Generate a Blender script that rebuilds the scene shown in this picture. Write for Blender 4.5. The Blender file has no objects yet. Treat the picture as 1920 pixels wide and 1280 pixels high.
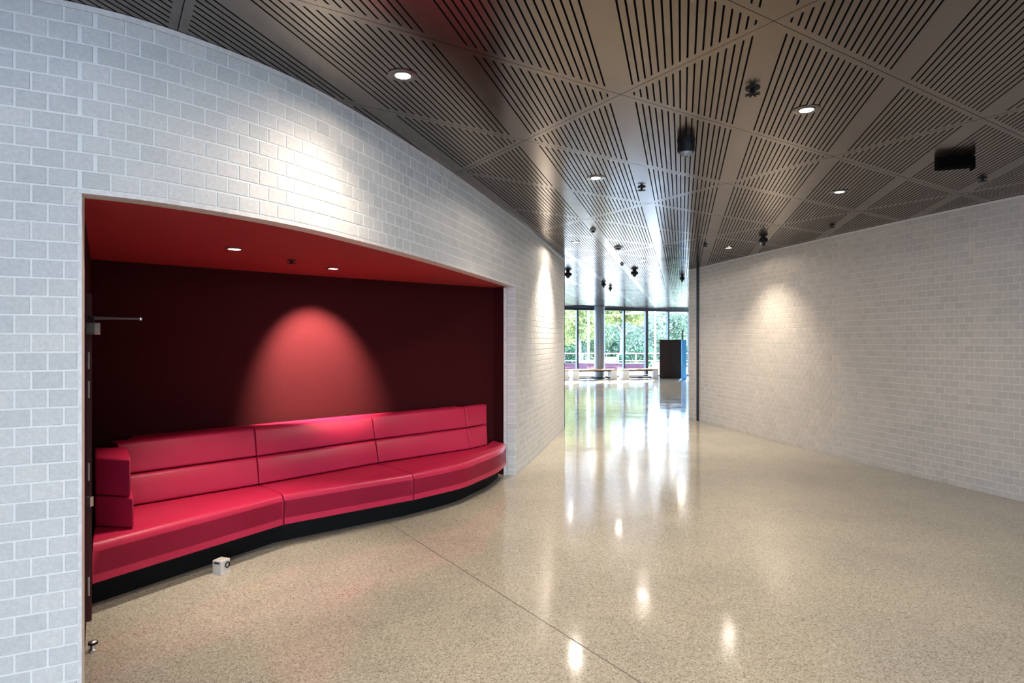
import bpy, bmesh, math, random
import numpy as np
from mathutils import Vector, Matrix

random.seed(7)
rng = np.random.default_rng(7)
sc = bpy.context.scene
COL = sc.collection
PI = math.pi

# ------------------------------------------------------------------ camera
EYE = 1.745            # camera height
CEIL = 3.325           # ceiling height
cam_d = bpy.data.cameras.new('camera'); cam = bpy.data.objects.new('camera', cam_d); COL.objects.link(cam)
cam.location = (0, 0, EYE); cam.rotation_euler = (PI/2, 0, 0)
cam_d.sensor_width = 36.0; cam_d.lens = 36.0*1140/1920; cam_d.shift_y = -2/1920
cam_d.clip_end = 300; cam_d.clip_start = 0.05
sc.camera = cam

# ------------------------------------------------------------------ world, sun, exposure
W = bpy.data.worlds.new('world'); sc.world = W; W.use_nodes = True
wn = W.node_tree.nodes; wl = W.node_tree.links
sky = wn.new('ShaderNodeTexSky'); sky.sky_type = 'NISHITA'; sky.sun_disc = False
sky.sun_elevation = math.radians(48); sky.sun_rotation = math.radians(150); sky.dust_density = 3.0; sky.air_density = 1.2
wmix = wn.new('ShaderNodeMix'); wmix.data_type = 'RGBA'; wmix.inputs[0].default_value = 0.6
wmix.inputs[7].default_value = (3.5, 5.4, 8.8, 1)
wl.new(sky.outputs[0], wmix.inputs[6])
wl.new(wmix.outputs[2], wn['Background'].inputs[0])
wn['Background'].inputs[1].default_value = 3.0
sun_d = bpy.data.lights.new('sun', 'SUN'); sun_d.energy = 50.0; sun_d.angle = math.radians(2); sun_d.color = (1, .95, .86)
sun = bpy.data.objects.new('sun', sun_d); COL.objects.link(sun)
sun.rotation_euler = (math.radians(-59), 0, math.radians(-20))     # from the garden side, into the glazed front

sc.view_settings.view_transform = 'Standard'; sc.view_settings.look = 'None'
sc.view_settings.exposure = 0.0; sc.view_settings.gamma = 1.0; sc.view_settings.use_curve_mapping = False
sc.cycles.use_denoising = True
sc.cycles.max_bounces = 8; sc.cycles.diffuse_bounces = 4; sc.cycles.glossy_bounces = 4
sc.cycles.transparent_max_bounces = 12
sc.cycles.sample_clamp_indirect = 14.0
sc.cycles.denoising_prefilter = 'ACCURATE'
sc.cycles.denoising_input_passes = 'RGB_ALBEDO_NORMAL'
sc.cycles.caustics_reflective = False; sc.cycles.caustics_refractive = False

# portals: help the daylight find the two glazed fronts
def portal(loc, rot, sx, sy):
    d = bpy.data.lights.new('window_portal', 'AREA'); d.shape = 'RECTANGLE'; d.size = sx; d.size_y = sy
    d.cycles.is_portal = True
    o = bpy.data.objects.new('window_portal', d); COL.objects.link(o); o.location = loc; o.rotation_euler = rot
GSL = math.atan(.349)
BACK_Y = -7.5
portal((2.5, 29.0, 1.65), (-PI/2, 0, GSL), 17.5, 3.2)
portal((1.9, BACK_Y-.3, 1.6), (PI/2, 0, 0), 7.0, 3.1)

# ------------------------------------------------------------------ materials
def lin(c):
    return tuple(((v/12.92) if v <= .04045 else ((v+.055)/1.055)**2.4) for v in c)
class Mat:
    def __init__(s, name, base=(.5,.5,.5), rough=.6, metal=0., spec=.5, coat=0., coat_rough=.1, emit=None, estr=0.):
        s.m = bpy.data.materials.new(name); s.m.use_nodes = True
        s.n = s.m.node_tree.nodes; s.l = s.m.node_tree.links; s.b = s.n['Principled BSDF']
        b = s.b.inputs
        b['Base Color'].default_value = (*base, 1); b['Roughness'].default_value = rough
        b['Metallic'].default_value = metal; b['Specular IOR Level'].default_value = spec
        b['Coat Weight'].default_value = coat; b['Coat Roughness'].default_value = coat_rough
        if emit: b['Emission Color'].default_value = (*emit, 1); b['Emission Strength'].default_value = estr
    def node(s, t, **kw):
        n = s.n.new(t)
        for k, v in kw.items(): setattr(n, k, v)
        return n
    def coords(s, kind='Object'):
        return s.node('ShaderNodeTexCoord').outputs[kind]
    def pos(s):
        return s.node('ShaderNodeNewGeometry').outputs['Position']
    def noise(s, vec, scale, detail=3, rough=.55):
        n = s.node('ShaderNodeTexNoise'); n.inputs['Scale'].default_value = scale
        n.inputs['Detail'].default_value = detail; n.inputs['Roughness'].default_value = rough
        s.l.new(vec, n.inputs['Vector']); return n.outputs['Fac']
    def ramp(s, fac, stops, interp='LINEAR'):
        r = s.node('ShaderNodeValToRGB'); r.color_ramp.interpolation = interp
        e = r.color_ramp.elements
        while len(e) < len(stops): e.new(.5)
        for i, (p, c) in enumerate(stops):
            e[i].position = p; e[i].color = (*c, 1) if len(c) == 3 else c
        s.l.new(fac, r.inputs[0]); return r.outputs[0]
    def mix(s, fac, a, b, blend='MIX'):
        m = s.node('ShaderNodeMix', data_type='RGBA', blend_type=blend)
        for v, i in ((fac, 0), (a, 6), (b, 7)):
            if hasattr(v, 'is_output'): s.l.new(v, m.inputs[i])
            else: m.inputs[i].default_value = v if i == 0 else (*v, 1)
        return m.outputs[2]
    def base(s, sock): s.l.new(sock, s.b.inputs['Base Color'])
    def rough(s, sock): s.l.new(sock, s.b.inputs['Roughness'])
    def bump(s, h, strength=.2, dist=.01):
        b = s.node('ShaderNodeBump'); b.inputs['Strength'].default_value = strength; b.inputs['Distance'].default_value = dist
        s.l.new(h, b.inputs['Height']); s.l.new(b.outputs[0], s.b.inputs['Normal'])
    def maprange(s, v, a, b, c, d):
        m = s.node('ShaderNodeMapRange'); s.l.new(v, m.inputs[0])
        for i, x in zip((1, 2, 3, 4), (a, b, c, d)): m.inputs[i].default_value = x
        return m.outputs[0]

def simple(name, base, rough=.6, metal=0., spec=.5, nscale=30, var=.12, **kw):
    m = Mat(name, base, rough, metal, spec, **kw)
    f = m.noise(m.coords(), nscale)
    a = tuple(max(0, c*(1-var)) for c in base); b = tuple(min(1, c*(1+var)) for c in base)
    m.base(m.ramp(f, [(.3, a), (.7, b)]))
    return m.m

M = {}
# floor: polished exposed-aggregate concrete
m = Mat('polished_concrete', rough=.12, spec=.5)
P = m.pos()
v = m.node('ShaderNodeTexVoronoi'); v.inputs['Scale'].default_value = 125; m.l.new(P, v.inputs['Vector'])
sep = m.node('ShaderNodeSeparateColor'); m.l.new(v.outputs['Color'], sep.inputs[0])
agg = m.ramp(sep.outputs[0], [(0, (.13,.11,.085)), (.09, (.27,.23,.175)), (.22, (.41,.36,.285)), (.62, (.52,.45,.35)), (.86, (.64,.58,.48))], 'CONSTANT')
v2 = m.node('ShaderNodeTexVoronoi'); v2.inputs['Scale'].default_value = 260; m.l.new(P, v2.inputs['Vector'])
sep2 = m.node('ShaderNodeSeparateColor'); m.l.new(v2.outputs['Color'], sep2.inputs[0])
fine = m.ramp(sep2.outputs[1], [(0, (.2,.165,.12)), (.13, (.48,.41,.315)), (.7, (.57,.5,.4))], 'CONSTANT')
c = m.mix(.45, agg, fine)
big = m.noise(P, 1.1, 4)
c = m.mix(1.0, c, m.ramp(big, [(.3, (.76,.80,.84)), (.7, (.93,.965,.955))]), 'MULTIPLY')
m.base(c)
rn = m.noise(P, 2.2, 5, .6)
m.rough(m.maprange(rn, .3, .75, .065, .145))
M['floor'] = m.m
M['joint'] = simple('joint_sealant', (.10,.09,.08), .6)
# ceiling: dark timber-veneer acoustic panels, satin
m = Mat('slotted_panel', (.05,.041,.035), .3, spec=.5); m.b.inputs['IOR'].default_value = 2.35; m.b.inputs['Specular Tint'].default_value = (1, .84, .74, 1)
P = m.pos()
mp = m.node('ShaderNodeMapping'); mp.inputs['Rotation'].default_value = (0, 0, math.atan(.279)); mp.inputs['Scale'].default_value = (9, .6, 1); m.l.new(P, mp.inputs[0])
g = m.noise(mp.outputs[0], 3.0, 5, .65)
c = m.ramp(g, [(.25, (.026,.020,.017)), (.75, (.033,.026,.022))])
m.base(c); m.rough(m.maprange(m.noise(P, 1.5, 2), .3, .7, .16, .21))
M['panel'] = m.m
M['plenum'] = simple('plenum_black', (.006,.006,.006), .9)
# bricks
def brick_mat(name, from_attr, tint=(1, 1, 1)):
    m = Mat(name, rough=.85, spec=.3)
    P = m.pos()
    if from_attr:
        t = m.node('ShaderNodeAttribute', attribute_name='tone').outputs['Fac']
    else:
        t = m.node('ShaderNodeObjectInfo').outputs['Random']
    c = m.ramp(t, [(0, (.52,.515,.49)), (.35, (.56,.55,.525)), (.7, (.58,.56,.535)), (1, (.61,.585,.55))])
    n = m.noise(P, 60, 4, .7)
    c = m.mix(1.0, c, m.ramp(n, [(.25, (.86,.86,.86)), (.75, (1.1,1.1,1.1))]), 'MULTIPLY')
    c = m.mix(1.0, c, tint, 'MULTIPLY')
    m.base(c); m.bump(n, .25, .004)
    return m.m
M['brick'] = brick_mat('grey_brick', False); M['brick_s'] = brick_mat('grey_brick_joined', True)
WARM_LIGHT_TINT = (.90, .84, .775)  # warm, dimmer light on the right wall, painted into the grey brick colour
M['brick_warmlit'] = brick_mat('warm_lit_brick', False, WARM_LIGHT_TINT); M['brick_warmlit_s'] = brick_mat('warm_lit_brick_joined', True, WARM_LIGHT_TINT)
M['mortar_warmlit'] = simple('warm_lit_mortar', (.64,.60,.55), .9, nscale=90, var=.06)  # mortar of that wall, with the same warm light put into its colour
m = Mat('white_mortar', (.72,.715,.69), .9, spec=.2); n = m.noise(m.pos(), 90, 3)
m.base(m.ramp(n, [(.3, (.68,.675,.65)), (.7, (.75,.745,.72))])); M['mortar'] = m.m
M['steel_pale'] = simple('painted_steel', (.62,.58,.56), .45)
M['black_metal'] = simple('black_metal', (.008,.008,.009), .7, spec=.15)
M['plain_wall'] = simple('plaster', (.55,.53,.5), .8)
# reds
m = Mat('red_fabric', (.2,.008,.012), .95, spec=.1)
n = m.noise(m.pos(), 160, 3); m.base(m.ramp(n, [(.3, (.030,.0025,.0036)), (.7, (.045,.0045,.0055))])); m.bump(n, .3, .002); M['red_wall'] = m.m
M['dark_red'] = simple('dark_red_paint', (.055,.006,.008), .6)
M['red_ceiling'] = simple('red_paint', (.33,.012,.014), .75, nscale=8, var=.06)
m = Mat('red_leather', (.5,.012,.07), .42, spec=.35)
n = m.noise(m.pos(), 220, 4, .6); big = m.noise(m.pos(), 3, 2)
m.base(m.ramp(big, [(.3, (.39,.011,.045)), (.7, (.43,.014,.056))])); m.bump(n, .12, .001); m.rough(m.maprange(n, .3, .7, .38, .48)); M['leather'] = m.m
M['plinth'] = simple('black_plinth', (.005,.005,.005), .7, spec=.15)
M['chrome'] = simple('brushed_metal', (.6,.58,.56), .35, metal=.85, nscale=60)
M['cast_metal'] = simple('cast_metal', (.62,.58,.54), .42, metal=.35, nscale=120, var=.2)
M['dark_plastic'] = simple('dark_plastic', (.008,.008,.009), .55, spec=.2)
M['grey_plastic'] = simple('grey_plastic', (.25,.25,.25), .35)
M['lens_glass'] = simple('lens_glass', (.03,.03,.035), .08)
M['trim_ring'] = simple('lamp_ring', (.10,.09,.085), .35)
M['lamp'] = Mat('lamp_glow', (1,1,1), .5, emit=(1,.95,.88), estr=14).m; M['lamp'].cycles.emission_sampling = 'NONE'
# far hall and garden
M['frame'] = simple('window_frame', (.012,.014,.018), .4)
M['column'] = simple('blue_grey_column', (.14,.16,.19), .22)
M['timber'] = simple('bench_timber', (.55,.30,.13), .5, nscale=12, var=.2)
M['white'] = simple('white_paint', (.8,.8,.8), .5)
M['cabinet'] = simple('dark_cabinet', (.022,.015,.012), .6, spec=.2)
M['blue'] = simple('blue_paint', (.04,.30,.72), .5)
M['paving'] = simple('pale_paving', (.68,.66,.62), .8, nscale=4)
M['grass'] = simple('grass', (.16,.27,.08), .9, nscale=20, var=.3)
M['purple'] = simple('purple_seat', (.05,.010,.03), .6)
M['bark'] = simple('bark', (.16,.13,.11), .9, nscale=15, var=.3)
def leaf_mat(name, a, b):
    m = Mat(name, a, .6, spec=.3)
    t = m.node('ShaderNodeAttribute', attribute_name='tone').outputs['Fac']
    m.base(m.ramp(t, [(0, a), (1, b)]))
    tr = m.node('ShaderNodeBsdfTranslucent'); m.l.new(m.b.inputs['Base Color'].links[0].from_socket, tr.inputs[0])
    mx = m.node('ShaderNodeMixShader'); mx.inputs[0].default_value = .4
    out = m.n['Material Output']; m.l.new(m.b.outputs[0], mx.inputs[1]); m.l.new(tr.outputs[0], mx.inputs[2]); m.l.new(mx.outputs[0], out.inputs[0])
    return m.m
M['leaf_yellow'] = leaf_mat('leaf_yellow_green', (.09,.13,.03), (.34,.36,.14))
M['leaf_teal'] = leaf_mat('leaf_blue_green', (.05,.09,.06), (.22,.29,.21))
M['leaf_dark'] = leaf_mat('leaf_dark_green', (.02,.06,.035), (.10,.19,.10))
# thin pane: clear with a fresnel sheen
gm = bpy.data.materials.new('pane_glass'); gm.use_nodes = True
gn = gm.node_tree.nodes; gl = gm.node_tree.links; gn.remove(gn['Principled BSDF'])
tb = gn.new('ShaderNodeBsdfTransparent'); tb.inputs[0].default_value = (.93,.96,.96,1)
gb = gn.new('ShaderNodeBsdfGlossy'); gb.inputs['Roughness'].default_value = .02
lw = gn.new('ShaderNodeLayerWeight'); lw.inputs[0].default_value = .5
pw = gn.new('ShaderNodeMath'); pw.operation = 'POWER'; pw.inputs[1].default_value = 5; gl.new(lw.outputs['Facing'], pw.inputs[0])
fr = gn.new('ShaderNodeMath'); fr.operation = 'MULTIPLY_ADD'; fr.inputs[1].default_value = .93; fr.inputs[2].default_value = .04; gl.new(pw.outputs[0], fr.inputs[0])
mx = gn.new('ShaderNodeMixShader'); gl.new(fr.outputs[0], mx.inputs[0]); gl.new(tb.outputs[0], mx.inputs[1]); gl.new(gb.outputs[0], mx.inputs[2])
gl.new(mx.outputs[0], gn['Material Output'].inputs[0]); M['glass'] = gm

# ------------------------------------------------------------------ mesh helpers
class MB:
    def __init__(s): s.v = []; s.f = []
    def add(s, verts, faces):
        o = len(s.v); s.v += [tuple(p) for p in verts]; s.f += [tuple(i+o for i in f) for f in faces]; return s
    def box(s, c, size, rz=0., rx=0., ry=0.):
        R = Matrix.Rotation(rz, 3, 'Z') @ Matrix.Rotation(ry, 3, 'Y') @ Matrix.Rotation(rx, 3, 'X')
        vs = [R @ Vector((sx*size[0]/2, sy*size[1]/2, sz*size[2]/2)) + Vector(c) for sz in (-1, 1) for sy in (-1, 1) for sx in (-1, 1)]
        return s.add(vs, [(0,2,3,1), (4,5,7,6), (0,1,5,4), (1,3,7,5), (3,2,6,7), (2,0,4,6)])
    def prism(s, poly, z0, z1):
        n = len(poly)
        a = sum(poly[i][0]*poly[(i+1) % n][1]-poly[(i+1) % n][0]*poly[i][1] for i in range(n))
        if a < 0: poly = poly[::-1]
        vs = [(x, y, z0) for x, y in poly] + [(x, y, z1) for x, y in poly]
        return s.add(vs, [tuple(range(n-1, -1, -1)), tuple(range(n, 2*n))] + [(i, (i+1) % n, (i+1) % n+n, i+n) for i in range(n)])
    def lathe(s, prof, c=(0,0,0), n=24, axis='Z', cap=True):
        vs = []; fs = []
        for r, z in prof:
            for k in range(n):
                a = 2*PI*k/n; p = (r*math.cos(a), r*math.sin(a), z)
                if axis == 'Y': p = (p[0], p[2], p[1])
                if axis == 'X': p = (p[2], p[0], p[1])
                vs.append((p[0]+c[0], p[1]+c[1], p[2]+c[2]))
        for i in range(len(prof)-1):
            for k in range(n): fs.append((i*n+k, i*n+(k+1) % n, (i+1)*n+(k+1) % n, (i+1)*n+k))
        if cap: fs += [tuple(range(n-1, -1, -1)), tuple(range((len(prof)-1)*n, len(prof)*n))]
        return s.add(vs, fs)
    def tube(s, a, b, r, n=10, r2=None):
        a = Vector(a); b = Vector(b); d = (b-a).normalized(); u = d.orthogonal().normalized(); w = d.cross(u)
        r2 = r if r2 is None else r2
        vs = [a+r*(math.cos(2*PI*k/n)*u+math.sin(2*PI*k/n)*w) for k in range(n)]+[b+r2*(math.cos(2*PI*k/n)*u+math.sin(2*PI*k/n)*w) for k in range(n)]
        return s.add(vs, [(k, (k+1) % n, (k+1) % n+n, k+n) for k in range(n)]+[tuple(range(n-1, -1, -1)), tuple(range(n, 2*n))])
    def mesh(s, name, fix=True):
        me = bpy.data.meshes.new(name); me.from_pydata(s.v, [], s.f); me.update()
        if fix:
            bm = bmesh.new(); bm.from_mesh(me); bmesh.ops.recalc_face_normals(bm, faces=bm.faces); bm.to_mesh(me); bm.free()
        return me
    def build(s, name, mat, parent=None, smooth=None, bevel=None, fix=True):
        return link(name, s.mesh(name, fix), mat, parent, smooth, bevel)
def link(name, me, mat, parent=None, smooth=None, bevel=None):
    if mat is not None and not me.materials: me.materials.append(mat)
    o = bpy.data.objects.new(name, me); COL.objects.link(o)
    if parent: o.parent = parent
    if bevel:
        b = o.modifiers.new('bevel', 'BEVEL'); b.width = bevel; b.segments = 2; b.limit_method = 'ANGLE'; b.angle_limit = math.radians(40)
    if smooth is not None:
        me.shade_smooth()
        try: me.set_sharp_from_angle(angle=math.radians(smooth))
        except Exception: pass
    return o
def tag(o, label, cat, group=None):
    o['label'] = label; o['category'] = cat
    if group: o['group'] = group
    return o
def struct(o, label=None):
    o['kind'] = 'structure'
    if label: o['label'] = label
    return o
def empty(name, loc=(0,0,0), rz=0.):
    o = bpy.data.objects.new(name, None); COL.objects.link(o); o.location = loc; o.rotation_euler = (0, 0, rz); o.empty_display_size = .1; return o
def copy_tree(o, parent=None):
    c = o.copy(); COL.objects.link(c); c.parent = parent
    for ch in list(o.children): copy_tree(ch, c)
    return c

def path_from(start, knots, angs, s0, s1, ds=.02):
    """integrate a heading (degrees from +X, per arc length) both ways from s=0; returns arrays s, xy, heading"""
    def go(sg, L):
        n = int(round(L/ds)); out = []; p = np.array(start, float)
        for i in range(n):
            th = math.radians(np.interp(sg*(i+.5)*ds, knots, angs)); p = p+sg*ds*np.array([math.cos(th), math.sin(th)]); out.append(p)
        return out
    b = go(-1, -s0)[::-1]; f = go(1, s1)
    xy = np.array(b+[np.array(start, float)]+f); s = np.arange(-len(b), len(f)+1)*ds
    return s, xy, np.interp(s, knots, angs)
class Path:
    def __init__(p, *a): p.s, p.xy, p.h = path_from(*a)
    def at(p, s): return np.array([np.interp(s, p.s, p.xy[:, 0]), np.interp(s, p.s, p.xy[:, 1])])
    def ang(p, s): return math.radians(np.interp(s, p.s, p.h))
    def off(p, s, d):
        """point at arc length s, moved d to the right of travel"""
        a = p.ang(s); x, y = p.at(s); return (x+d*math.sin(a), y-d*math.cos(a))

# ------------------------------------------------------------------ floor
gx = lambda X: (X, 28.3+.349*(X-2.44))
plot = lambda d: [(-7, -7.6), (12, -7.6), (12, gx(12)[1]+d), (-7, gx(-7)[1]+d)]
fl = MB().prism(plot(.12), -.2, 0).build('floor', M['floor']); struct(fl)
a = Vector((-1.30, 5.99)); b = Vector((1.45, 1.93)); d = (b-a)
trim = MB().box(((a.x+b.x)/2, (a.y+b.y)/2, .0004), (d.length, .007, .0008), math.atan2(d.y, d.x)).build('trim_1', M['joint']); struct(trim, 'thin dark saw-cut joint in the polished floor')

# ------------------------------------------------------------------ ceiling: plenum slab and slotted panels
cl = MB().prism(plot(.35), CEIL+.25, CEIL+.45).build('ceiling', M['plenum']); struct(cl)
SV = np.array([.279, 1.0]); VA = np.array([.699, 3.907])
E1 = np.array([.847, 0])-.897*SV; E2 = np.array([.847, 0])+.660*SV
sdir = SV/np.linalg.norm(SV); ndir = np.array([sdir[1], -sdir[0]])
BW = .847*ndir[0]                      # distance between the plain strips, across the slots
def panel_mesh():
    mb = MB()
    e1 = (E1@sdir, E1@ndir); e2 = (E2@sdir, E2@ndir)     # (s, n) of the two edges
    T = .018; NS = 17; PITCH = .0405; SW = .0105; MG = .055; G = .0022
    lo0, hi0 = e1[0]/BW, e2[0]/BW
    def lim(n):       # s-range of the cell at a given n
        lo = lo0*n if n <= BW else e1[0]+hi0*(n-BW)
        hi = hi0*n if n <= 2*BW else 2*e2[0]+lo0*(n-2*BW)
        return lo+G*1.3, hi-G*1.3
    def pt(s, n, z): q = s*sdir+n*ndir; return (q[0], q[1], z)
    slots = []
    for base in (0, BW, 2*BW):
        first = base+BW/2-(NS-1)/2*PITCH
        slots += [first+k*PITCH for k in range(NS)]
    edges = [G*1.5]
    kinds = []
    for c in slots:
        l0, h0 = lim(c)
        if h0-l0-2*MG < .03: continue
        for e in (c-SW/2, c+SW/2): edges.append(e)
    edges.append(3*BW-G*1.5)
    segs = []
    for i in range(len(edges)-1): segs.append((edges[i], edges[i+1], i % 2 == 1))
    z = CEIL
    def quad(n0, n1, lo_a, hi_a, lo_b, hi_b):
        mb.add([pt(lo_a, n0, z), pt(hi_a, n0, z), pt(hi_b, n1, z), pt(lo_b, n1, z)], [(0, 1, 2, 3)])
    for n0, n1, is_slot in segs:
        cutn = [n0]+[q*BW for q in (1, 2) if n0 < q*BW < n1]+[n1]; parts = list(zip(cutn[:-1], cutn[1:]))
        for q0, q1 in parts:
            l0, h0 = lim(q0); l1, h1 = lim(q1)
            if not is_slot: quad(q0, q1, l0, h0, l1, h1)
            else:
                quad(q0, q1, l0, l0+MG, l1, l1+MG); quad(q0, q1, h0-MG, h0, h1-MG, h1)
                ring = [(l0+MG, q0), (h0-MG, q0), (h1-MG, q1), (l1+MG, q1)]
                vs = [pt(*r, z) for r in ring]+[pt(*r, z+T) for r in ring]
                mb.add(vs, [(i, (i+1) % 4, (i+1) % 4+4, i+4) for i in range(4)])
    # outer rim
    ring = [(lim(G*1.5)[0], G*1.5), (lim(BW)[0], BW), (lim(3*BW-G*1.5)[0], 3*BW-G*1.5), (lim(2*BW)[1], 2*BW)]
    vs = [pt(*r, z) for r in ring]+[pt(*r, z+T) for r in ring]
    mb.add(vs, [(i, (i+1) % 4, (i+1) % 4+4, i+4) for i in range(4)])
    return mb
pmb = panel_mesh()
pme = pmb.mesh('ceiling_panel', fix=False); pme.materials.append(M['panel'])
cells = []
for i in range(-40, 41):
    for j in range(-40, 41):
        o = VA+i*E1+2*j*E2; c = o+(E1+2*E2)/2
        if -4.2 < c[0] < 10.0 and -3.0 < c[1] < 31.5:
            if c[1] > 28.3+.349*(c[0]-2.44)-1.0: continue
            vis = c[1] > .8 and -.95 < c[0]/max(c[1], .1) < .95 and not (c[0] > 5.9) and not (c[0] < -3)
            cells.append((0 if vis else 1, math.hypot(*c), o))
cells.sort(key=lambda t: t[:2])
for k, (_, _, o) in enumerate(cells[:300]):
    ob = bpy.data.objects.new('ceiling_panel', pme); COL.objects.link(ob); ob.parent = cl; ob.location = (o[0], o[1], 0)
rest = cells[300:]
if rest:
    V0 = np.array(pmb.v); nv = len(V0); F = []; V = []
    for k, (_, _, o) in enumerate(rest):
        V.append(V0+np.array([o[0], o[1], 0])); F += [tuple(q+k*nv for q in f) for f in pmb.f]
    me = bpy.data.meshes.new('ceiling_panels_far'); me.from_pydata(np.vstack(V).tolist(), [], F)
    ob = link('ceiling_panel_field', me, M['panel'], cl); ob['kind'] = 'stuff'

# ------------------------------------------------------------------ brick walls
PX, PZ = .1215, .0852; JT = .009; Z0 = 1.776-21*PZ
def brick_mesh(w, h):
    d, b = .02, .0022
    mb = MB()
    # travel direction = +x, room side = -y; face proud at y=0
    vs = [(-w/2, d, -h/2), (w/2, d, -h/2), (w/2, d, h/2), (-w/2, d, h/2),
          (-w/2, b, -h/2), (w/2, b, -h/2), (w/2, b, h/2), (-w/2, b, h/2),
          (-w/2+b, 0, -h/2+b), (w/2-b, 0, -h/2+b), (w/2-b, 0, h/2-b), (-w/2+b, 0, h/2-b)]
    fs = [(8,9,10,11)]
    for i in range(4):
        j = (i+1) % 4; fs += [(4+i, 4+j, 8+j, 8+i), (i, j, 4+j, 4+i)]
    return mb.add(vs, fs)
_bm = {}
def brick_wall(name, path, side, smin, smax, ztop, origin, opening, wide, rec=.0035, thick=.11, mats=('brick', 'brick_s', 'mortar')):
    """side=+1: room on the right of travel, -1: on the left"""
    # mortar backing
    ss = np.arange(path.s[0], path.s[-1]+1e-6, .06); ss = sorted(set(np.round(ss, 4)) | ({opening[0], opening[1]} if opening else set()))
    mb = MB()
    for s0, s1 in zip(ss[:-1], ss[1:]):
        zb = opening[2] if opening and s0 >= opening[0]-1e-6 and s1 <= opening[1]+1e-6 else 0.
        q = []
        for s_ in (s0, s1):
            f = path.off(s_, -side*rec); g = path.off(s_, -side*thick); q += [f, g]
        v = [(*q[0], zb), (*q[0], ztop), (*q[2], zb), (*q[2], ztop), (*q[1], zb), (*q[1], ztop), (*q[3], zb), (*q[3], ztop)]
        fs = [(0,2,3,1), (4,5,7,6), (1,3,7,5), (0,4,6,2)]
        if s0 == ss[0] or (opening and abs(s0-opening[1]) < 1e-6): fs.append((0,1,5,4))
        if s1 == ss[-1] or (opening and abs(s1-opening[0]) < 1e-6): fs.append((2,6,7,3))
        mb.add(v, fs)
        if opening and (abs(s0-opening[0]) < 1e-6): pass
    wall = mb.build(name, M[mats[2]], fix=False); struct(wall)
    rows = int((ztop-Z0)/PZ)+1
    bricks = []
    for r in range(rows):
        za, zb = Z0+r*PZ+JT/2, Z0+(r+1)*PZ-JT/2
        za = max(za, .004); zb = min(zb, ztop-.028)
        if zb-za < .02: continue
        half = 0. if r % 2 else .5
        k0 = int((smin-origin)/PX)-1; k1 = int((smax-origin)/PX)+1
        for k in range(k0, k1+1):
            a = origin+(k+half)*PX; b = a+PX
            if b < smin or a > smax: continue
            ja = jb = JT/2
            for wv in wide:
                if abs(a-wv) < PX*.55 and a >= wv-1e-6: ja = .0095
                if abs(b-wv) < PX*.55 and b >= wv-1e-6: jb = .0095
            iv = [(max(a+ja, smin), min(b-jb, smax))]
            if opening and zb < opening[2]+.02:
                new = []
                for p, q in iv:
                    if q <= opening[0] or p >= opening[1]: new.append((p, q))
                    else:
                        if p < opening[0]-.03: new.append((p, opening[0]-.002))
                        if q > opening[1]+.03: new.append((opening[1]+.002, q))
                iv = new
            for p, q in iv:
                if q-p > .02: bricks.append(((p+q)/2, (za+zb)/2, round(q-p, 3), round(zb-za, 3)))
    info = []
    for s_, z_, w_, h_ in bricks:
        x, y = path.at(s_); an = path.ang(s_)
        vis = 0.
        if y > .3:
            u = 960+1140*x/y; vv = 638-1140*(z_-EYE)/y
            if -30 < u < 1950 and -30 < vv < 1310:
                nx, ny = side*math.sin(an), -side*math.cos(an)
                dd = math.hypot(x, y); cosv = -(nx*x+ny*y)/dd
                vis = max(0, cosv)*w_*h_/(x*x+y*y+(z_-EYE)**2)
        info.append((vis, s_, z_, w_, h_, x, y, an))
    info.sort(key=lambda t: -t[0])
    for vis, s_, z_, w_, h_, x, y, an in info[:300]:
        key = (w_, h_, mats[0])
        if key not in _bm:
            _bm[key] = brick_mesh(w_, h_).mesh('brick', fix=False); _bm[key].materials.append(M[mats[0]])
        ob = bpy.data.objects.new('brick', _bm[key]); COL.objects.link(ob); ob.parent = wall
        ob.location = (x, y, z_); ob.rotation_euler = (0, 0, an if side > 0 else an+PI)
    V = []; F = []; tone = []
    for vis, s_, z_, w_, h_, x, y, an in info[300:]:
        bmb = brick_mesh(w_, h_); R = an if side > 0 else an+PI; cR, sR = math.cos(R), math.sin(R)
        o = len(V)
        V += [(x+cR*px-sR*py, y+sR*px+cR*py, z_+pz) for px, py, pz in bmb.v]
        F += [tuple(i+o for i in f) for f in bmb.f]; t = random.random(); tone += [t]*len(bmb.v)
    me = bpy.data.meshes.new('brick_field'); me.from_pydata(V, [], F)
    at = me.attributes.new('tone', 'FLOAT', 'POINT'); at.data.foreach_set('value', tone)
    ob = link('brick_field', me, M[mats[1]], wall); ob['kind'] = 'stuff'
    return wall

# left pod: convex brick wall with the wide niche opening
LP = Path((-2.066, 2.83), [-6, -3, -1, 0, .4, .9, 1.5, 2.2, 3.5, 5.5, 8, 11.5], [8, 18, 24, 27.1, 46.2, 56.5, 68, 70.5, 73.9, 74.85, 77.25, 75.6], -4.4, 9.76)
J0, J1 = .044, 5.56
LZ = Z0+29*PZ                    # underside of the brickwork over the opening
wallL = brick_wall('wall_left', LP, 1, -2.0, 9.74, CEIL-.003, J0, (J0, J1, LZ), [J0])
# right pod
RP = Path((4.04, 13.2), [-.4, -.05, 0, 4, 5.5, 7, 9, 13], [-68, -79, -80, -77.6, -75.4, -71.5, -64, -50], -.38, 13.4)
wallR = brick_wall('wall_right', RP, 1, -.36, 9.4, CEIL-.003, 5.0-.06, None, [4.16], mats=('brick_warmlit', 'brick_warmlit_s', 'mortar_warmlit'))
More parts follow.
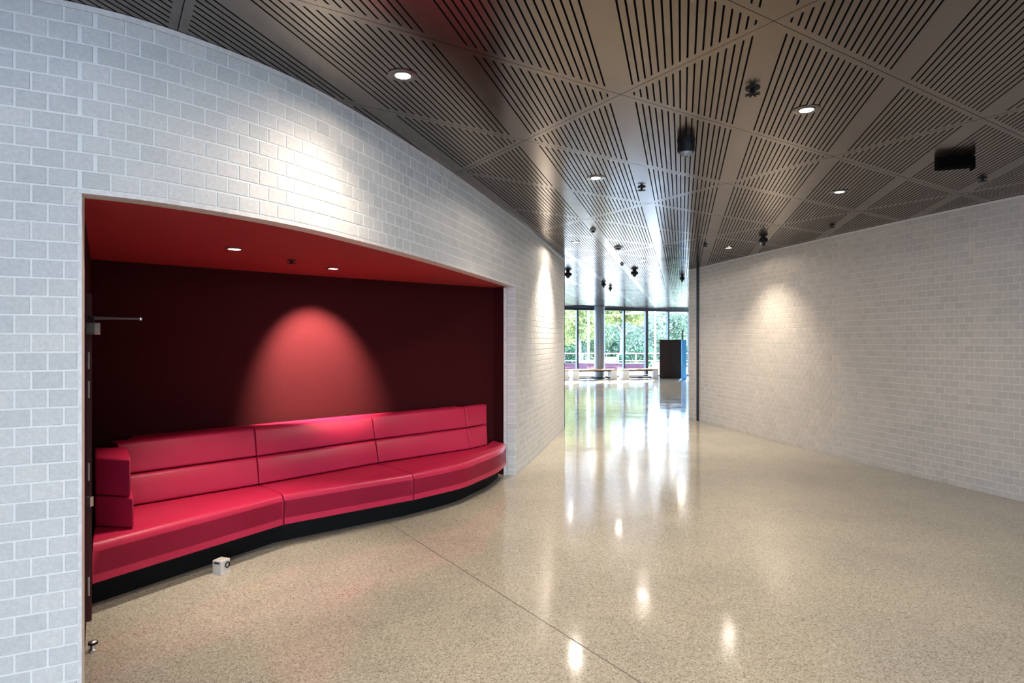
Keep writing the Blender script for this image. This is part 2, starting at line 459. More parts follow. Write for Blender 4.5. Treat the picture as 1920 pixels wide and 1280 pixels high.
# capping strip along the head of the left wall
def ribbon(path, s0, s1, d0, d1, z0, z1, step=.08):
    mb = MB(); n = max(2, int((s1-s0)/step)); ss = np.linspace(s0, s1, n+1); vs = []; fs = []
    for s_ in ss:
        a, b = path.off(s_, d0), path.off(s_, d1); vs += [(*a, z0), (*b, z0), (*b, z1), (*a, z1)]
    for i in range(n):
        for k in range(4): fs.append((i*4+k, i*4+(k+1) % 4, (i+1)*4+(k+1) % 4, (i+1)*4+k))
    fs += [(0,1,2,3), (n*4+3, n*4+2, n*4+1, n*4)]
    return mb.add(vs, fs)
struct(ribbon(LP, -2.0, 9.74, -.02, .0015, CEIL-.030, CEIL-.002).build('trim_2', M['steel_pale']), 'pale strip along the head of the curved brick wall')
# steel lintel under the brickwork, jamb angles
struct(ribbon(LP, J0-.004, J1+.002, -.112, .002, LZ-.022, LZ-.001).build('trim_3', M['steel_pale']), 'pale steel lintel over the niche opening')
struct(ribbon(LP, J0-.006, J0+.008, -.112, .002, 0, LZ-.024, .02).build('trim_4', M['steel_pale']), 'pale steel angle on the niche jamb beside the door closer')
struct(ribbon(LP, J1-.012, J1-.002, -.155, -.112, 0, LZ-.024, .02).build('trim_5', M['steel_pale']), 'pale steel edge behind the brick reveal of the niche')
# bricks of the right-hand reveal, one per course
rv = empty('wall_reveal'); struct(rv)
aJ = LP.ang(J1); xj, yj = LP.at(J1)
for r in range(int(LZ/PZ)+2):
    za, zb = max(.004, Z0+r*PZ+JT/2), min(Z0+(r+1)*PZ-JT/2, LZ-.024)
    if zb-za < .02 or zb > LZ: continue
    c = LP.off(J1-.0022, -.056)
    key = ('rev', round(zb-za, 3))
    if key not in _bm:
        _bm[key] = MB().box((0, 0, 0), (.004, .100, zb-za)).mesh('brick'); _bm[key].materials.append(M['brick'])
    ob = bpy.data.objects.new('brick', _bm[key]); COL.objects.link(ob); ob.parent = rv; ob.location = (c[0], c[1], (za+zb)/2); ob.rotation_euler = (0, 0, aJ)
# dark channel in the right wall, and end caps of both walls
struct(ribbon(RP, -.055, .045, -.012, .012, 0, CEIL-.004, .02).build('trim_6', M['black_metal']), 'black metal channel set upright in the right brick wall')
struct(ribbon(LP, 9.75, 9.79, -.115, .006, 0, CEIL-.004, .02).build('trim_7', M['black_metal']), 'dark metal edge at the far end of the curved wall')

# rear faces of the pods and the outer shell of the building (out of view)
pe = LP.at(9.78); struct(MB().box(((pe[0]-6.8)/2-.1, pe[1]+.1, CEIL/2), (pe[0]+6.8, .12, CEIL), -.0).build('wall_pod_left', M['plain_wall']))
pr = RP.at(-.38); struct(MB().box(((pr[0]+11.8)/2+.15, pr[1]+.05, CEIL/2), (11.8-pr[0], .12, CEIL)).build('wall_pod_right', M['plain_wall']))
struct(MB().box((-6.75, 11, CEIL/2), (.2, 37, CEIL)).build('wall_outer_left', M['plain_wall']))
struct(MB().box((11.75, 11, CEIL/2), (.2, 37, CEIL)).build('wall_outer_right', M['plain_wall']))
struct(MB().box((8.55, BACK_Y, CEIL/2), (6.3, .2, CEIL)).box((-4.2, BACK_Y, CEIL/2), (5.0, .2, CEIL)).build('wall_back', M['plain_wall']))

# ------------------------------------------------------------------ niche shell
NC = 2.44
pA = LP.off(J0-.004, -.113); pB = (-3.60, 5.20); pC = (-2.50, 6.14); pD = (-1.86, 6.78); pE = (-.24, 8.02); pF = LP.off(J1+.01, -.16)
def wall_seg(pts, z0, z1, t, name, mat):
    """thin wall along a polyline, thickened to the left of travel"""
    mb = MB(); n = len(pts); L = []
    for i, p in enumerate(pts):
        a = Vector(pts[max(0, i-1)]); b = Vector(pts[min(n-1, i+1)]); d = (b-a).normalized(); L.append((p[0]-d.y*t, p[1]+d.x*t))
    for i in range(n-1):
        mb.prism([pts[i], pts[i+1], L[i+1], L[i]], z0, z1)
    return mb.build(name, mat)
cur = [pB]
for k in range(1, 13):           # gentle curve of the rear wall
    t = k/12; P0, P1, P2 = Vector(pB), Vector((-2.25, 6.50)), Vector(pE)
    q = (1-t)**2*P0+2*t*(1-t)*P1+t*t*P2; cur.append((q.x, q.y))
struct(wall_seg(cur, 0, NC+.05, .08, 'wall_niche_back', M['red_wall']))
struct(wall_seg([pA, pB], 0, NC+.05, .08, 'wall_niche_left', M['red_wall']))
struct(wall_seg([pE, pF], 0, NC+.05, .08, 'wall_niche_right', M['red_wall']))
edge = [LP.off(s_, -.113) for s_ in np.linspace(J1+.01, J0-.004, 40)]
struct(MB().prism([p for p in cur]+edge, NC, NC+.04).build('ceiling_niche', M['red_ceiling']))

# ------------------------------------------------------------------ banquette sofa
def bez(pts, n):
    """Catmull-Rom through points, n samples per span"""
    P = [Vector(p) for p in pts]; P = [P[0]*2-P[1]]+P+[P[-1]*2-P[-2]]; out = []
    for i in range(1, len(P)-2):
        for k in range(n):
            t = k/n; a, b, c, d = P[i-1], P[i], P[i+1], P[i+2]
            out.append(.5*((2*b)+(-a+c)*t+(2*a-5*b+4*c-d)*t*t+(-a+3*b-3*c+d)*t**3))
    out.append(P[-2]); return out
def resample(pts, n):
    P = [Vector(p) for p in pts]; L = [0]
    for a, b in zip(P[:-1], P[1:]): L.append(L[-1]+(b-a).length)
    out = []
    for k in range(n+1):
        t = L[-1]*k/n; i = min(len(P)-2, max(j for j in range(len(L)) if L[j] <= t+1e-9)); i = min(i, len(P)-2)
        out.append(P[i].lerp(P[i+1], (t-L[i])/max(1e-9, L[i+1]-L[i])))
    return out
def loft(A, B, prof, inset=.004):
    """A,B: matching plan polylines; prof: list of (fraction or metres from A towards B, z). closed loop profile"""
    vs = []; fs = []; n = len(A); m_ = len(prof)
    for i in range(n):
        a, b = A[i], B[i]; d = (b-a); L = d.length; d = d/L
        t = (A[min(n-1, i+1)]-A[max(0, i-1)]).normalized()
        sh = t*inset if i == 0 else (-t*inset if i == n-1 else t*0)
        for w, z in prof:
            q = a+d*(w if w >= 0 else L+w)+sh; vs.append((q.x, q.y, z))
    for i in range(n-1):
        for k in range(m_): fs.append((i*m_+k, i*m_+(k+1) % m_, (i+1)*m_+(k+1) % m_, (i+1)*m_+k))
    fs += [tuple(range(m_)), tuple((n-1)*m_+k for k in range(m_-1, -1, -1))]
    return MB().add(vs, fs)
SH = .45
sofa = empty('banquette_sofa', (-2.0, 5.6, 0)); tag(sofa, 'long red leather banquette sofa curving along the back of the red niche', 'sofa')
def sp(o): o.parent = sofa; o.matrix_parent_inverse = Matrix.Translation((2.0, -5.6, 0)); return o
Fp = [[(-2.672, 3.865), (-1.92, 5.11)], [(-1.92, 5.11), (-.955, 5.90)],
      bez([(-.955, 5.90), (-.53, 6.37), (-.353, 6.71), (-.157, 7.17), (-.075, 7.60)], 8)]
Bp = [[(-3.22, 4.72), (-2.31, 5.50)], [(-2.31, 5.50), (-1.45, 6.46)],
      [(-1.45, 6.46), (-.60, 7.28), (-.34, 7.56), (-.20, 7.80)]]
seatprof = [(.012, .195), (.004, .21), (0, .25), (0, .395), (.006, .425), (.02, .443), (.045, .45), (.30, .452), (-.02, .445), (-.0, .40), (-.0, .195)]
for A, B in zip(Fp, Bp):
    A = resample(A, 24); B = resample(B, 24)
    sp(loft(A, B, seatprof).build('seat_cushion', M['leather'], smooth=50, bevel=.006))
# plinth
Apl = resample(Fp[0], 12)+resample(Fp[1], 10)[1:]+resample(Fp[2], 16)[1:]; Bpl = resample(Bp[0], 12)+resample(Bp[1], 10)[1:]+resample(Bp[2], 16)[1:]
A2 = [a+(b-a).normalized()*.19 for a, b in zip(Apl, Bpl)]
sp(loft(A2, Bpl, [(0, .001), (0, .194), (-.01, .194), (-.01, .001)], 0).build('plinth', M['plinth'], smooth=30))
# backrests: lower and upper pads for four bays
Bb = [(-2.98, 4.72), (-2.26, 5.44), (-1.40, 6.40), (-.50, 7.22), (-.30, 7.50)]
Tb = [(-3.12, 4.80), (-2.37, 5.60), (-1.50, 6.52), (-.58, 7.46), (-.33, 7.80)]
def back_pad(i, z0, z1, name):
    n = 10; vs = []; fs = []
    b0, b1, t0, t1 = Vector(Bb[i]), Vector(Bb[i+1]), Vector(Tb[i]), Vector(Tb[i+1])
    zb, zt = .45, .93; prof = []
    r = .022; dp = .17 if i < 3 else .07      # the short end bay sits close to the wall
    def fr(z): return (z-zb)/(zt-zb)
    loop = [(r, z0+.002), (r*.35, z0+r*.35), (0, z0+r), (0, z1-r), (r*.35, z1-r*.35), (r, z1), (dp, z1), (dp, z0+.002)]
    for k in range(n+1):
        g_ = .006/(t1-t0).length; u = g_+k/n*(1-2*g_)
        p, q = b0.lerp(b1, u), t0.lerp(t1, u); tn = (t1-t0).normalized(); nn = Vector((-tn.y, tn.x))
        for w, z in loop:
            c = p.lerp(q, fr(z))+nn*w; vs.append((c.x, c.y, z))
    m_ = len(loop)
    for k in range(n):
        for j in range(m_): fs.append((k*m_+j, k*m_+(j+1) % m_, (k+1)*m_+(j+1) % m_, (k+1)*m_+j))
    fs += [tuple(range(m_)), tuple(n*m_+j for j in range(m_-1, -1, -1))]
    sp(MB().add(vs, fs).build(name, M['leather'], smooth=45, bevel=.005))
for i in range(4):
    back_pad(i, .452, .682, 'lower_back_cushion'); back_pad(i, .691, .93, 'upper_back_cushion')
# ledge behind the pads, up to the wall
led = resample(Tb, 12); bw = resample([(-3.30, 5.32), (-2.52, 6.05), (-1.72, 6.80), (-.74, 7.58), (-.33, 7.88)], 12)
A3 = [a+(b-a).normalized()*min(.12, (b-a).length*.5) for a, b in zip(led, bw)]
sp(loft(A3, bw, [(0, .46), (0, .915), (-.012, .915), (-.012, .46)], 0).build('back_ledge', M['leather'], smooth=30))
# return wing at the door end
wd = Vector((-.56, .83)); w0 = Vector((-2.615, 4.17)); wl_ = Vector((-2.885, 4.22))
for z0, z1, nm, gr in ((.455, .664, 'lower_wing_cushion', .02), (.672, .93, 'upper_wing_cushion', 0.)):
    poly = [(w0.x+gr, w0.y), (wl_.x-.01, wl_.y), ((wl_+wd*.50).x-.02, (wl_+wd*.50).y), ((w0+wd*.58).x+gr, (w0+wd*.58).y)]
    sp(MB().prism(poly, z0, z1).build(nm, M['leather'], smooth=40, bevel=.014))

# ------------------------------------------------------------------ door-side hardware
post = MB().box((-2.634, 3.785, 1.02), (.03, .022, 2.03), math.radians(34)).build('door_1', M['dark_red']); struct(post, 'dark red door edge folded back at the niche side wall')
for z, h in ((1.62, .105), (1.44, .105), (.93, .11), (.22, .115)):
    o = MB().box((-2.6255, 3.771, z), (.010, .004, h)).build('hinge_plate', M['steel_pale'], bevel=.001); o.parent = post
lk = MB().box((-2.600, 3.735, .755), (.042, .03, .06)).build('lock_case', M['chrome'], bevel=.004); lk.parent = post
dc = empty('door_closer', (-2.575, 3.72, 1.80)); tag(dc, 'small grey door closer with a thin metal arm at the niche jamb', 'door closer')
MB().box((.012, 0, .02), (.058, .05, .066)).build('closer_body', M['grey_plastic'], dc, bevel=.004)
MB().box((.012, 0, -.016), (.058, .052, .006)).build('base_plate', M['chrome'], dc, bevel=.002)
MB().lathe([(.011, .05), (.011, .085)], (.01, 0, 0), 12).build('spindle', M['dark_plastic'], dc, smooth=40)
arm = MB(); arm.tube((.0, 0, .087), (.29, .02, .078), .0045); arm.tube((.0, 0, .076), (.27, .02, .076), .0035); arm.build('arm', M['chrome'], dc, smooth=40)
MB().lathe([(.008, -.008), (.010, 0), (.008, .008)], (.29, .02, .077), 12).build('arm_pin', M['chrome'], dc, smooth=40)
MB().lathe([(.016, -.012), (.016, .012)], (.0, 0, .084), 12).build('arm_hub', M['dark_plastic'], dc, smooth=40)
ds = empty('door_stop', (-2.35, 3.41, 0)); tag(ds, 'small dark round door stop on the floor by the niche jamb', 'door stop')
MB().lathe([(.022, 0), (.022, .012), (.014, .018), (.012, .035), (.02, .042), (.021, .056), (.014, .064)], (0, 0, 0), 16).build('stem', M['chrome'], ds, smooth=40)
MB().lathe([(.024, .044), (.024, .056)], (0, 0, 0), 16).build('rubber_ring', M['dark_plastic'], ds, smooth=40)
# magnetic door holder: little metal cube with a round catch
dh = empty('door_holder', (-2.185, 4.57, 0), math.radians(71)); tag(dh, 'small square metal door holder with a round catch on the floor before the sofa', 'door holder')
mb = MB().box((0, 0, .052), (.088, .088, .104)); mb.build('housing', M['cast_metal'], dh, bevel=.008)
MB().box((0, 0, .003), (.10, .10, .006)).build('foot_plate', M['cast_metal'], dh, bevel=.002)
ring = MB().lathe([(.022, 0), (.024, -.006), (.016, -.006), (.015, .002)], (.012, -.0435, .062), 20, 'Y', cap=False); ring.build('catch_ring', M['dark_plastic'], dh, smooth=40)
MB().lathe([(.009, .002), (.009, -.004)], (.012, -.0435, .062), 16, 'Y').build('catch_pin', M['chrome'], dh, smooth=40)
MB().box((-.0445, 0, .086), (.003, .05, .012)).build('slot_cover', M['dark_plastic'], dh)

# ------------------------------------------------------------------ downlights
WARM = (1.0, .868, .725)
lamp_proto = {}
def downlight(x, y, z, label, group, energy, size=128, blend=1.0, aim=None, plate=True, color=WARM, r=.045, spill=1.):
    t = empty('downlight', (x, y, z)); tag(t, label, 'light', group)
    key = (plate, r)
    if key not in lamp_proto:
        pl = MB().lathe([(.088, 0), (.088, -.004), (.084, -.005), (r+.010, -.005)], n=32).mesh('mounting_plate'); pl.materials.append(M['panel']); pl.shade_smooth(); pl.set_sharp_from_angle(angle=.6)
        rg = MB().lathe([(r+.014, -.004), (r+.013, -.0085), (r+.004, -.009), (r, -.006), (r-.004, .0)], n=32, cap=False).mesh('trim_ring'); rg.materials.append(M['trim_ring']); rg.shade_smooth()
        ln = MB().lathe([(r, -.0062), (r*.6, -.0075), (.001, -.008)], n=24, cap=False).mesh('lens'); ln.materials.append(M['lamp']); ln.shade_smooth()
        lamp_proto[key] = (pl, rg, ln)
    pl, rg, ln = lamp_proto[key]
    for nm, me in (('mounting_plate', pl), ('trim_ring', rg), ('lens', ln)):
        if nm == 'mounting_plate' and not plate: continue
        link(nm, me, None, t)
    d = bpy.data.lights.new('lamp_beam', 'SPOT'); d.energy = energy; d.spot_size = math.radians(size); d.spot_blend = blend
    d.shadow_soft_size = .04; d.color = color; d.specular_factor = .25
    o = bpy.data.objects.new('lamp_beam', d); COL.objects.link(o); o.parent = t; o.location = (0, 0, -.02)
    w = bpy.data.lights.new('lamp_spill', 'SPOT'); w.energy = energy*.115*spill; w.spot_size = math.radians(172); w.spot_blend = .25
    w.shadow_soft_size = .045; w.color = color; w.specular_factor = 0.
    ow = bpy.data.objects.new('lamp_spill', w); COL.objects.link(ow); ow.parent = t; ow.location = (0, 0, -.02)
    if aim:
        v = Vector((aim[0], aim[1], -1)); o.rotation_euler = v.to_track_quat('-Z', 'Y').to_euler()
    return t
G1 = 'downlights in the slotted hall ceiling'
E0 = 198
downlight(-.65, 3.62, CEIL, 'glowing downlight in dark slotted ceiling close above the curved brick wall and niche', None, E0*.72, aim=(-.2, -.1))
downlight(2.015, 4.16, CEIL, 'glowing downlight near a sprinkler in the middle of the slotted ceiling', None, E0*.85)
downlight(.813, 5.90, CEIL, 'glowing downlight in the slotted ceiling beside the bright window reflection strip', None, E0*1.9)
downlight(3.477, 6.455, CEIL, 'glowing downlight in the slotted ceiling between the black box and the right wall', None, E0*.75)
downlight(3.69, 10.36, CEIL, 'small glowing downlight close to the right brick wall, casting a scallop on it', None, E0*1.7, aim=(.2, .03), size=98, blend=1.0, spill=.6)
downlight(1.02, 9.75, CEIL, 'small glowing downlight close to the far end of the curved brick wall', None, E0*3.4, aim=(-.1, 0), size=110, spill=.6)
for x, y, lab in ((2.58, 12.0, 'glowing far downlight beside the far dome camera in the middle of the ceiling'),
                  (2.88, 16.4, 'tiny far downlight between the two dome cameras before the column'),
                  (1.7, 17.7, 'tiny far downlight beyond the dome camera past the curved wall end'),
                  (5.6, 20.1, 'tiny far downlight in the ceiling above the approach to the dark cabinet'),
                  (4.5, 22.5, 'tiny far downlight in the ceiling before the bench next to the cabinet'),
                  (6.6, 25.0, 'tiny far downlight in the ceiling nearest the dark cabinet'),
                  (3.4, 25.2, 'tiny far downlight in the ceiling above the bench by the round column')):
    downlight(x, y, CEIL, lab, 'far downlights', E0*1.7)
for x, y, lab in ((-.6, 1.7, 'added unseen downlight in the slotted ceiling straight before the brick jamb of the niche'),
                  (1.3, 2.0, 'added unseen downlight in the slotted ceiling over the saw-cut joint at the near end of the hall'),
                  (.2, -1.2, 'added unseen downlight in the slotted ceiling between the near hall and the rear windows')):
    downlight(x, y, CEIL, lab, 'added fill downlights', E0*.95)  # unseen fittings, added as general fill light for the near hall
downlight(-2.10, 4.60, NC, 'glowing downlight in the red niche ceiling above the seat near the door closer', None, 240, plate=False, size=72, spill=.04)
downlight(-1.72, 5.85, NC, 'glowing downlight in the red niche ceiling casting a scallop on the red wall', None, 1350, plate=False, size=64, blend=.8, aim=(-.41, .68), spill=.01)

# ------------------------------------------------------------------ other ceiling fittings
def sprinkler(x, y, z, label, group=None, big=1.):
    t = empty('sprinkler', (x, y, z)); tag(t, label, 'sprinkler', group)
    k = big
    MB().lathe([(.030*k, 0), (.028*k, -.008), (.014*k, -.010)], n=20).build('escutcheon', M['dark_plastic'], t, smooth=40)
    MB().lathe([(.009*k, -.008), (.009*k, -.016*k), (.006*k, -.024*k)], n=12).build('body', M['black_metal'], t, smooth=40)
    d = MB()
    for q in range(8):
        a = q*PI/4; d.box((.018*k*math.cos(a), .018*k*math.sin(a), -.026*k), (.026*k, .008*k, .003), a)
    d.build('deflector', M['black_metal'], t)
sprinkler(1.507, 3.808, CEIL, 'dark sprinkler head on a plain strip of the ceiling near a downlight', big=1.5)
sprinkler(1.333, 6.254, CEIL, 'small dark sprinkler head on the bright plain strip of the ceiling', big=1.4)
sprinkler(4.57, 5.906, CEIL, 'dark sprinkler head beside the black ceiling box', big=1.3)
sprinkler(4.389, 8.339, CEIL, 'small dark sprinkler head close to the head of the right brick wall', big=1.3)
sprinkler(-1.905, 5.25, NC, 'dark sprinkler head between the two lights of the red niche ceiling', big=1.2)
sprinkler(3.177, 10.0, CEIL, 'dark sprinkler head in front of the black channel of the right wall', big=1.4)
# dome camera hanging from the ceiling
t = empty('dome_camera', (1.374, 4.80, CEIL)); tag(t, 'black cylindrical dome camera hanging below the slotted ceiling', 'camera')
MB().lathe([(.070, 0), (.070, -.012), (.058, -.016)], n=28).build('ceiling_plate', M['dark_plastic'], t, smooth=40)
MB().lathe([(.066, -.012), (.068, -.085), (.062, -.094), (.046, -.096)], n=28).build('housing', M['dark_plastic'], t, smooth=40)
MB().lathe([(.045, -.094), (.044, -.108), (.036, -.124), (.020, -.134), (.001, -.137)], n=24, cap=False).build('dome', M['grey_plastic'], t, smooth=60)
MB().lathe([(.016, -.118), (.014, -.139)], (0, -.006, 0), 16).build('lens', M['lens_glass'], t, smooth=40)
# black box
M['matte_black'] = simple('matte_black', (.002,.002,.002), .9, spec=.03)
t = empty('ceiling_box', (3.83, 5.27, CEIL), math.radians(-20)); tag(t, 'black rectangular box fixed under the slotted ceiling near the right wall', 'speaker')
MB().box((-.0, 0, -.045), (.26, .12, .085)).build('housing', M['matte_black'], t, bevel=.008)
MB().box((.0, 0, -.004), (.10, .08, .008)).build('ceiling_bracket', M['black_metal'], t)
MB().box((.135, -.0, -.06), (.012, .10, .10)).build('side_bracket', M['matte_black'], t)
# pendant speakers/cameras of the far hall
def dome(x, y, r, drop, label):
    t = empty('ceiling_camera', (x, y, CEIL)); tag(t, label, 'camera')
    MB().lathe([(r*.45, 0), (r*.45, -drop)], n=16).build('mount', M['black_metal'], t, smooth=40)
    MB().lathe([(r*.6, -drop+.01), (r, -drop-.01), (r, -drop-.05), (r*.8, -drop-.065)], n=24).build('housing', M['dark_plastic'], t, smooth=40)
    MB().lathe([(r*.62, -drop-.06), (r*.5, -drop-.10), (r*.25, -drop-.12), (.001, -drop-.125)], n=20, cap=False).build('dome', M['lens_glass'], t, smooth=60)
dome(3.83, 9.27, .065, .02, 'black dome camera under the ceiling close to the right brick wall')
dome(2.76, 13.7, .085, .03, 'black dome camera in the middle of the far ceiling')
dome(2.50, 16.6, .07, .02, 'black dome camera in front of the blue grey column')
dome(2.88, 17.8, .055, .02, 'small black dome camera beside the blue grey column')
dome(1.28, 13.9, .09, .04, 'black dome camera hanging just past the end of the curved wall')
dome(4.20, 15.0, .06, .02, 'black dome camera just past the end of the right wall')
def disc(x, y, r, label):
    t = empty('smoke_detector', (x, y, CEIL)); tag(t, label, 'smoke detector')
    MB().lathe([(r, 0), (r, -.012), (r*.8, -.022)], n=24).build('base', M['grey_plastic'], t, smooth=40)
    MB().lathe([(r*.6, -.02), (r*.55, -.038), (r*.3, -.045)], n=24).build('sensor', M['dark_plastic'], t, smooth=40)
disc(1.156, 8.66, .045, 'small dark smoke detector near the far end of the curved wall')
disc(1.80, 10.3, .075, 'flat grey smoke detector on a plain ceiling strip')
disc(2.26, 12.5, .045, 'small pale smoke detector between the far dome cameras and the flat detector')

# ------------------------------------------------------------------ glazed fronts
def glazing(name, a, b, posts, thick, h, depth=.16):
    """a window wall from a to b (plan), posts = distances along it"""
    root = empty(name, (a[0], a[1], 0), math.atan2(b[1]-a[1], b[0]-a[0])); struct(root)
    L = math.hypot(b[0]-a[0], b[1]-a[1])
    MB().box((L/2, 0, h-.07), (L, depth, .14)).build('head_rail', M['frame'], root)
    MB().box((L/2, 0, .03), (L, depth, .06)).build('sill_rail', M['frame'], root)
    for p, w in posts: MB().box((p, 0, h/2-.02), (w, depth, h-.18)).build('mullion', M['frame'], root)
    ps = sorted(p for p, _ in posts)
    for p, q in zip(ps[:-1], ps[1:]):
        MB().box(((p+q)/2, .02, h/2-.04), (q-p-.09, .008, h-.22)).build('pane', M['glass'], root)
    return root
k = math.sqrt(1+.349**2)
A_, B_ = gx(-6.6), gx(11.6)
posts = [((3.05+1.17*i+6.6)*k, .15 if i == 3 else .085) for i in range(-8, 8)]
glazing('window_1', A_, B_, posts, .1, CEIL-.02)
struct(MB().box(((-6.6+11.6)/2, gx(2.5)[1]+.22, CEIL+.14), (19.5, .3, .3), GSL).build('trim_8', M['frame']), 'dark roof edge above the glazed front')
glazing('window_2', (-1.7, BACK_Y), (5.4, BACK_Y), [(1.17*i+.04, .08) for i in range(0, 7)], .1, CEIL-.02)
# round column
t = empty('round_column', (4.02, 27.9, 0)); tag(t, 'round blue-grey column in front of the glazed front', 'column')
MB().lathe([(.24, 0), (.24, CEIL-.01)], n=32).build('shaft', M['column'], t, smooth=40)
MB().lathe([(.26, 0), (.26, .06), (.245, .065)], n=32).build('base_ring', M['frame'], t, smooth=40)

# ------------------------------------------------------------------ far hall furniture
def bench(x0, x1, y0, y1, label):
    L = math.hypot(x1-x0, y1-y0); t = empty('bench', ((x0+x1)/2, (y0+y1)/2, 0), math.atan2(y1-y0, x1-x0)); tag(t, label, 'bench')
    MB().box((0, 0, .425), (L, .42, .05)).build('seat', M['timber'], t, bevel=.006)
    for sx in (-1, 1):
        MB().box((sx*(L/2-.16), 0, .20), (.30, .40, .40)).build('leg', M['white'], t, bevel=.01)
    MB().box((0, 0, .06), (L-.6, .10, .05)).build('stretcher', M['black_metal'], t)
    MB().box((0, 0, .375), (L-.6, .34, .05)).build('seat_rail', M['black_metal'], t)
bench(2.62, 4.70, 27.0, 27.6, 'timber bench with white block legs before the round column')
bench(4.92, 6.66, 27.45, 28.0, 'timber bench with white block legs beside the dark cabinet')
bench(.2, 2.45, 26.3, 26.9, 'timber bench with white block legs partly hidden by the curved wall')
t = empty('cabinet', (7.32, 28.1, 0), math.radians(-13)); tag(t, 'tall dark brown cabinet standing before the glazed front', 'cabinet')
MB().box((0, 0, .88), (.98, .55, 1.76)).build('carcass', M['cabinet'], t, bevel=.006)
for sx in (-1, 1):
    d_ = MB().box((sx*.243, -.283, .90), (.478, .018, 1.66)).build('door', M['cabinet'], t, bevel=.003)
    h_ = MB().tube((sx*.04, -.30, .8), (sx*.04, -.30, 1.0), .008).build('handle', M['black_metal'], t); h_.parent = d_
MB().box((0, .0, 1.772), (1.0, .57, .022)).build('top', M['cabinet'], t)
t = empty('display_panel', (7.62, 26.95, 0), math.radians(35)); tag(t, 'upright bright blue display panel at the end of the right wall', 'panel')
MB().box((0, 0, .90), (.30, .05, 1.74)).build('board', M['blue'], t, bevel=.004)
MB().box((0, 0, .015), (.34, .30, .03)).build('foot', M['blue'], t)
MB().box((-.02, .06, 1.1), (.06, .05, 2.2)).build('post', M['frame'], t)

# ------------------------------------------------------------------ garden
struct(MB().box((6, 47, -.12), (60, 32, .2)).build('ground_garden', M['paving']))
struct(MB().box((6, 60, -.06), (60, 22, .14)).build('ground_lawn', M['grass']))
struct(MB().box((-2, -15.4, -.12), (40, 15, .2)).build('ground_forecourt', M['paving']))
# low curved purple seat
seat = empty('garden_seat', (5.0, 34.6, 0)); tag(seat, 'low purple garden seat on a white base outside the glazed front', 'seat')
def arc_prism(cx, cy, r0, r1, a0, a1, z0, z1, n=24):
    mb = MB(); vs = []; fs = []
    for i in range(n+1):
        a = a0+(a1-a0)*i/n
        for r, z in ((r0, z0), (r1, z0), (r1, z1), (r0, z1)): vs.append((cx+r*math.cos(a), cy+r*math.sin(a), z))
    for i in range(n):
        for q in range(4): fs.append((i*4+q, i*4+(q+1) % 4, (i+1)*4+(q+1) % 4, (i+1)*4+q))
    fs += [(0,1,2,3), (n*4+3, n*4+2, n*4+1, n*4)]
    return mb.add(vs, fs)
arc_prism(0, -12, 11.6, 12.3, math.radians(78), math.radians(104), .12, .46).build('cushion', M['purple'], seat, smooth=40)
arc_prism(0, -12, 11.65, 12.25, math.radians(78), math.radians(104), -.02, .12).build('base', M['white'], seat, smooth=40)
# railing
rl = empty('railing', (6.5, 36.9, 0)); tag(rl, 'pale thin metal railing in front of the garden trees', 'railing')
MB().tube((-7, 0, .95), (7, .6, .95), .03).build('top_rail', M['white'], rl, smooth=40)
MB().tube((-7, 0, .5), (7, .6, .5), .015).build('mid_rail', M['white'], rl, smooth=40)
for q in range(-6, 7): MB().tube((q*1.1, (q*1.1+7)*.043, -.02), (q*1.1, (q*1.1+7)*.043, .95), .025).build('post', M['white'], rl, smooth=40)
for x, y, lab in ((8.55, 36.3, 'thin white post outside the glazed front beside the cabinet'), (4.56, 36.3, 'thin white post outside the glazed front beside the round column')):
    t = empty('lamp_post', (x, y, -.02)); tag(t, lab, 'post')
    MB().lathe([(.06, 0), (.05, 4.4)], n=12).build('pole', M['white'], t, smooth=40)
    MB().lathe([(.11, 0), (.11, .05), (.06, .08)], n=12).build('base', M['white'], t, smooth=40)
def leaves(n, blobs, size, squash=1.):
    """n leaf quads spread through ellipsoid blobs (cx,cy,cz,r)"""
    V = []; F = []; T = []
    w = np.array([b[3]**2 for b in blobs]); w = w/w.sum()
    idx = rng.choice(len(blobs), n, p=w)
    d = rng.normal(size=(n, 3)); d /= np.linalg.norm(d, axis=1)[:, None]
    rr = rng.uniform(.55, 1.05, n)
    for i in range(n):
        bx, by, bz, br = blobs[idx[i]]; c = np.array([bx, by, bz])+d[i]*rr[i]*br*np.array([1, 1, squash])
        a = rng.normal(size=3); a /= np.linalg.norm(a); b = np.cross(a, rng.normal(size=3)); b /= np.linalg.norm(b)
        s_ = size*rng.uniform(.6, 1.3); o = len(V)
        V += [tuple(c-a*s_), tuple(c+b*s_*.45), tuple(c+a*s_), tuple(c-b*s_*.45)]; F.append((o, o+1, o+2, o+3)); T += [rng.uniform(0, 1)]*4
    me = bpy.data.meshes.new('foliage'); me.from_pydata(V, [], F); at = me.attributes.new('tone', 'FLOAT', 'POINT'); at.data.foreach_set('value', T)
    return me
def tree(x, y, h, r, mat, label, trunk=.16, n=3200, blobs=9, size=.2, low=.45):
    t = empty('tree', (x, y, -.02)); tag(t, label, 'tree', 'garden trees')
    mb = MB(); mb.tube((0, 0, 0), (.1, 0, h*.55), trunk, 10, trunk*.7)
    for q in range(4):
        a = q*1.7+random.random(); mb.tube((.08, 0, h*(.35+.05*q)), (r*.6*math.cos(a), r*.6*math.sin(a), h*(.6+.06*q)), trunk*.45, 8, trunk*.2)
    mb.build('trunk', M['bark'], t, smooth=60)
    bl = [(random.uniform(-r, r)*.75, random.uniform(-r, r)*.75, random.uniform(h*low, h*.95), r*random.uniform(.4, .62)) for _ in range(blobs)]
    link('foliage', leaves(int(n*1.6), bl, size*.72), M[mat], t)
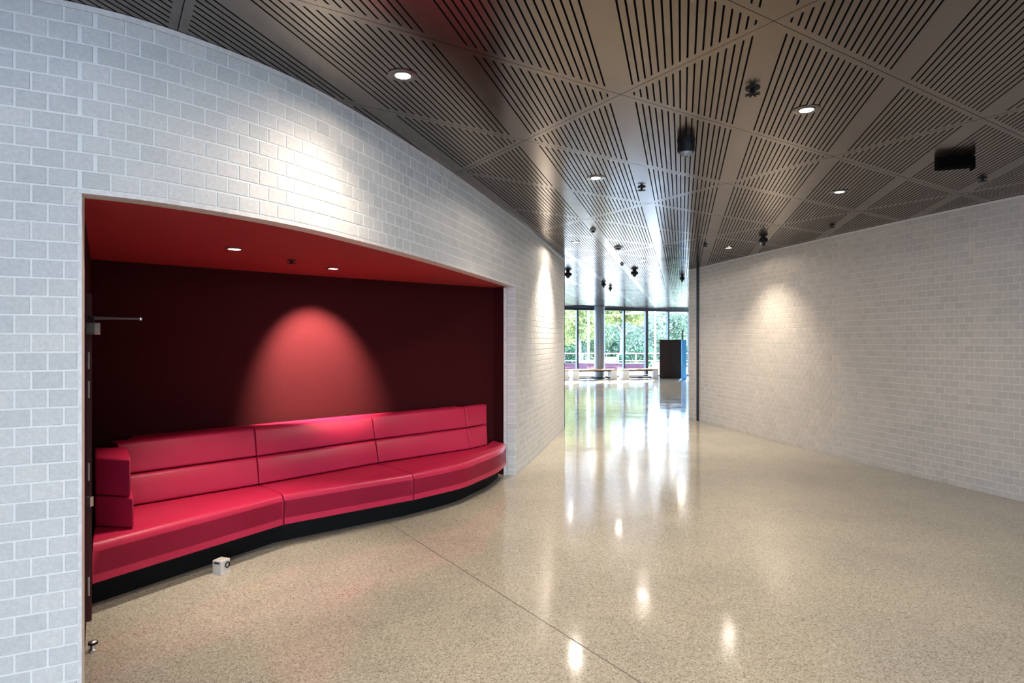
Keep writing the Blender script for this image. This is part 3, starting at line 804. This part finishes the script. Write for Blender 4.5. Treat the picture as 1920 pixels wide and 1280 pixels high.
tree(4.4, 40.2, 5.2, 1.9, 'leaf_yellow', 'yellow-green tree with a slim trunk beside the round column', .15, 4200, 11, .18, .45)
tree(8.1, 45.2, 5.4, 1.7, 'leaf_yellow', 'yellow-green leafy tree seen between the column and the dark mullion', .15, 3600, 10, .19, .62)
tree(11.3, 50.4, 4.4, 2.4, 'leaf_teal', 'blue-green bushy tree beyond the railing', .18, 5200, 14, .19, .12)
tree(14.8, 56.2, 4.6, 2.6, 'leaf_teal', 'tall blue-green tree beyond the dark cabinet', .2, 5200, 14, .21, .12)
tree(20.4, 62.2, 4.2, 2.4, 'leaf_teal', 'pale blue-green tree at the far end of the lawn', .2, 3000, 10, .2, .14)
tree(1.2, 46.8, 5.6, 2.5, 'leaf_yellow', 'broad yellow-green tree behind the slim trunk', .22, 4500, 12, .2, .3)
tree(5.6, 57.0, 5.6, 3.3, 'leaf_teal', 'large pale tree closing the garden behind the others', .25, 6000, 15, .24, .12)
tree(10.8, 66.0, 5.2, 3.3, 'leaf_teal', 'large pale tree on the lawn behind the blue-green bushy tree', .25, 6000, 15, .26, .12)
def shrub(x, y, r, h, label, mat='leaf_dark', n=1600):
    t = empty('shrub', (x, y, -.02)); tag(t, label, 'shrub', 'garden shrubs')
    mb = MB()
    for q in range(5): mb.tube((0, 0, 0), (r*.5*math.cos(q*1.3), r*.5*math.sin(q*1.3), h*.6), .03, 6, .015)
    mb.build('stem', M['bark'], t)
    bl = [(random.uniform(-r, r)*.8, random.uniform(-r, r)*.6, random.uniform(.2, .8)*h, h*.42) for _ in range(7)]
    link('foliage', leaves(n, bl, .13), M[mat], t)
for x, y, r, h, lab in ((8.3, 40.7, 1.1, 1.2, 'dark green shrub behind the railing under the yellow-green tree'), (11.4, 41.2, 1.1, 1.5, 'dark blue-green shrub behind the railing near the thick mullion'),
                        (4.3, 44.6, .7, 1.2, 'dark green shrub beyond the slim trunk'), (14.4, 42.0, 1.1, 1.2, 'dark green shrub behind the railing by the white post')):
    shrub(x, y, r, h, lab)
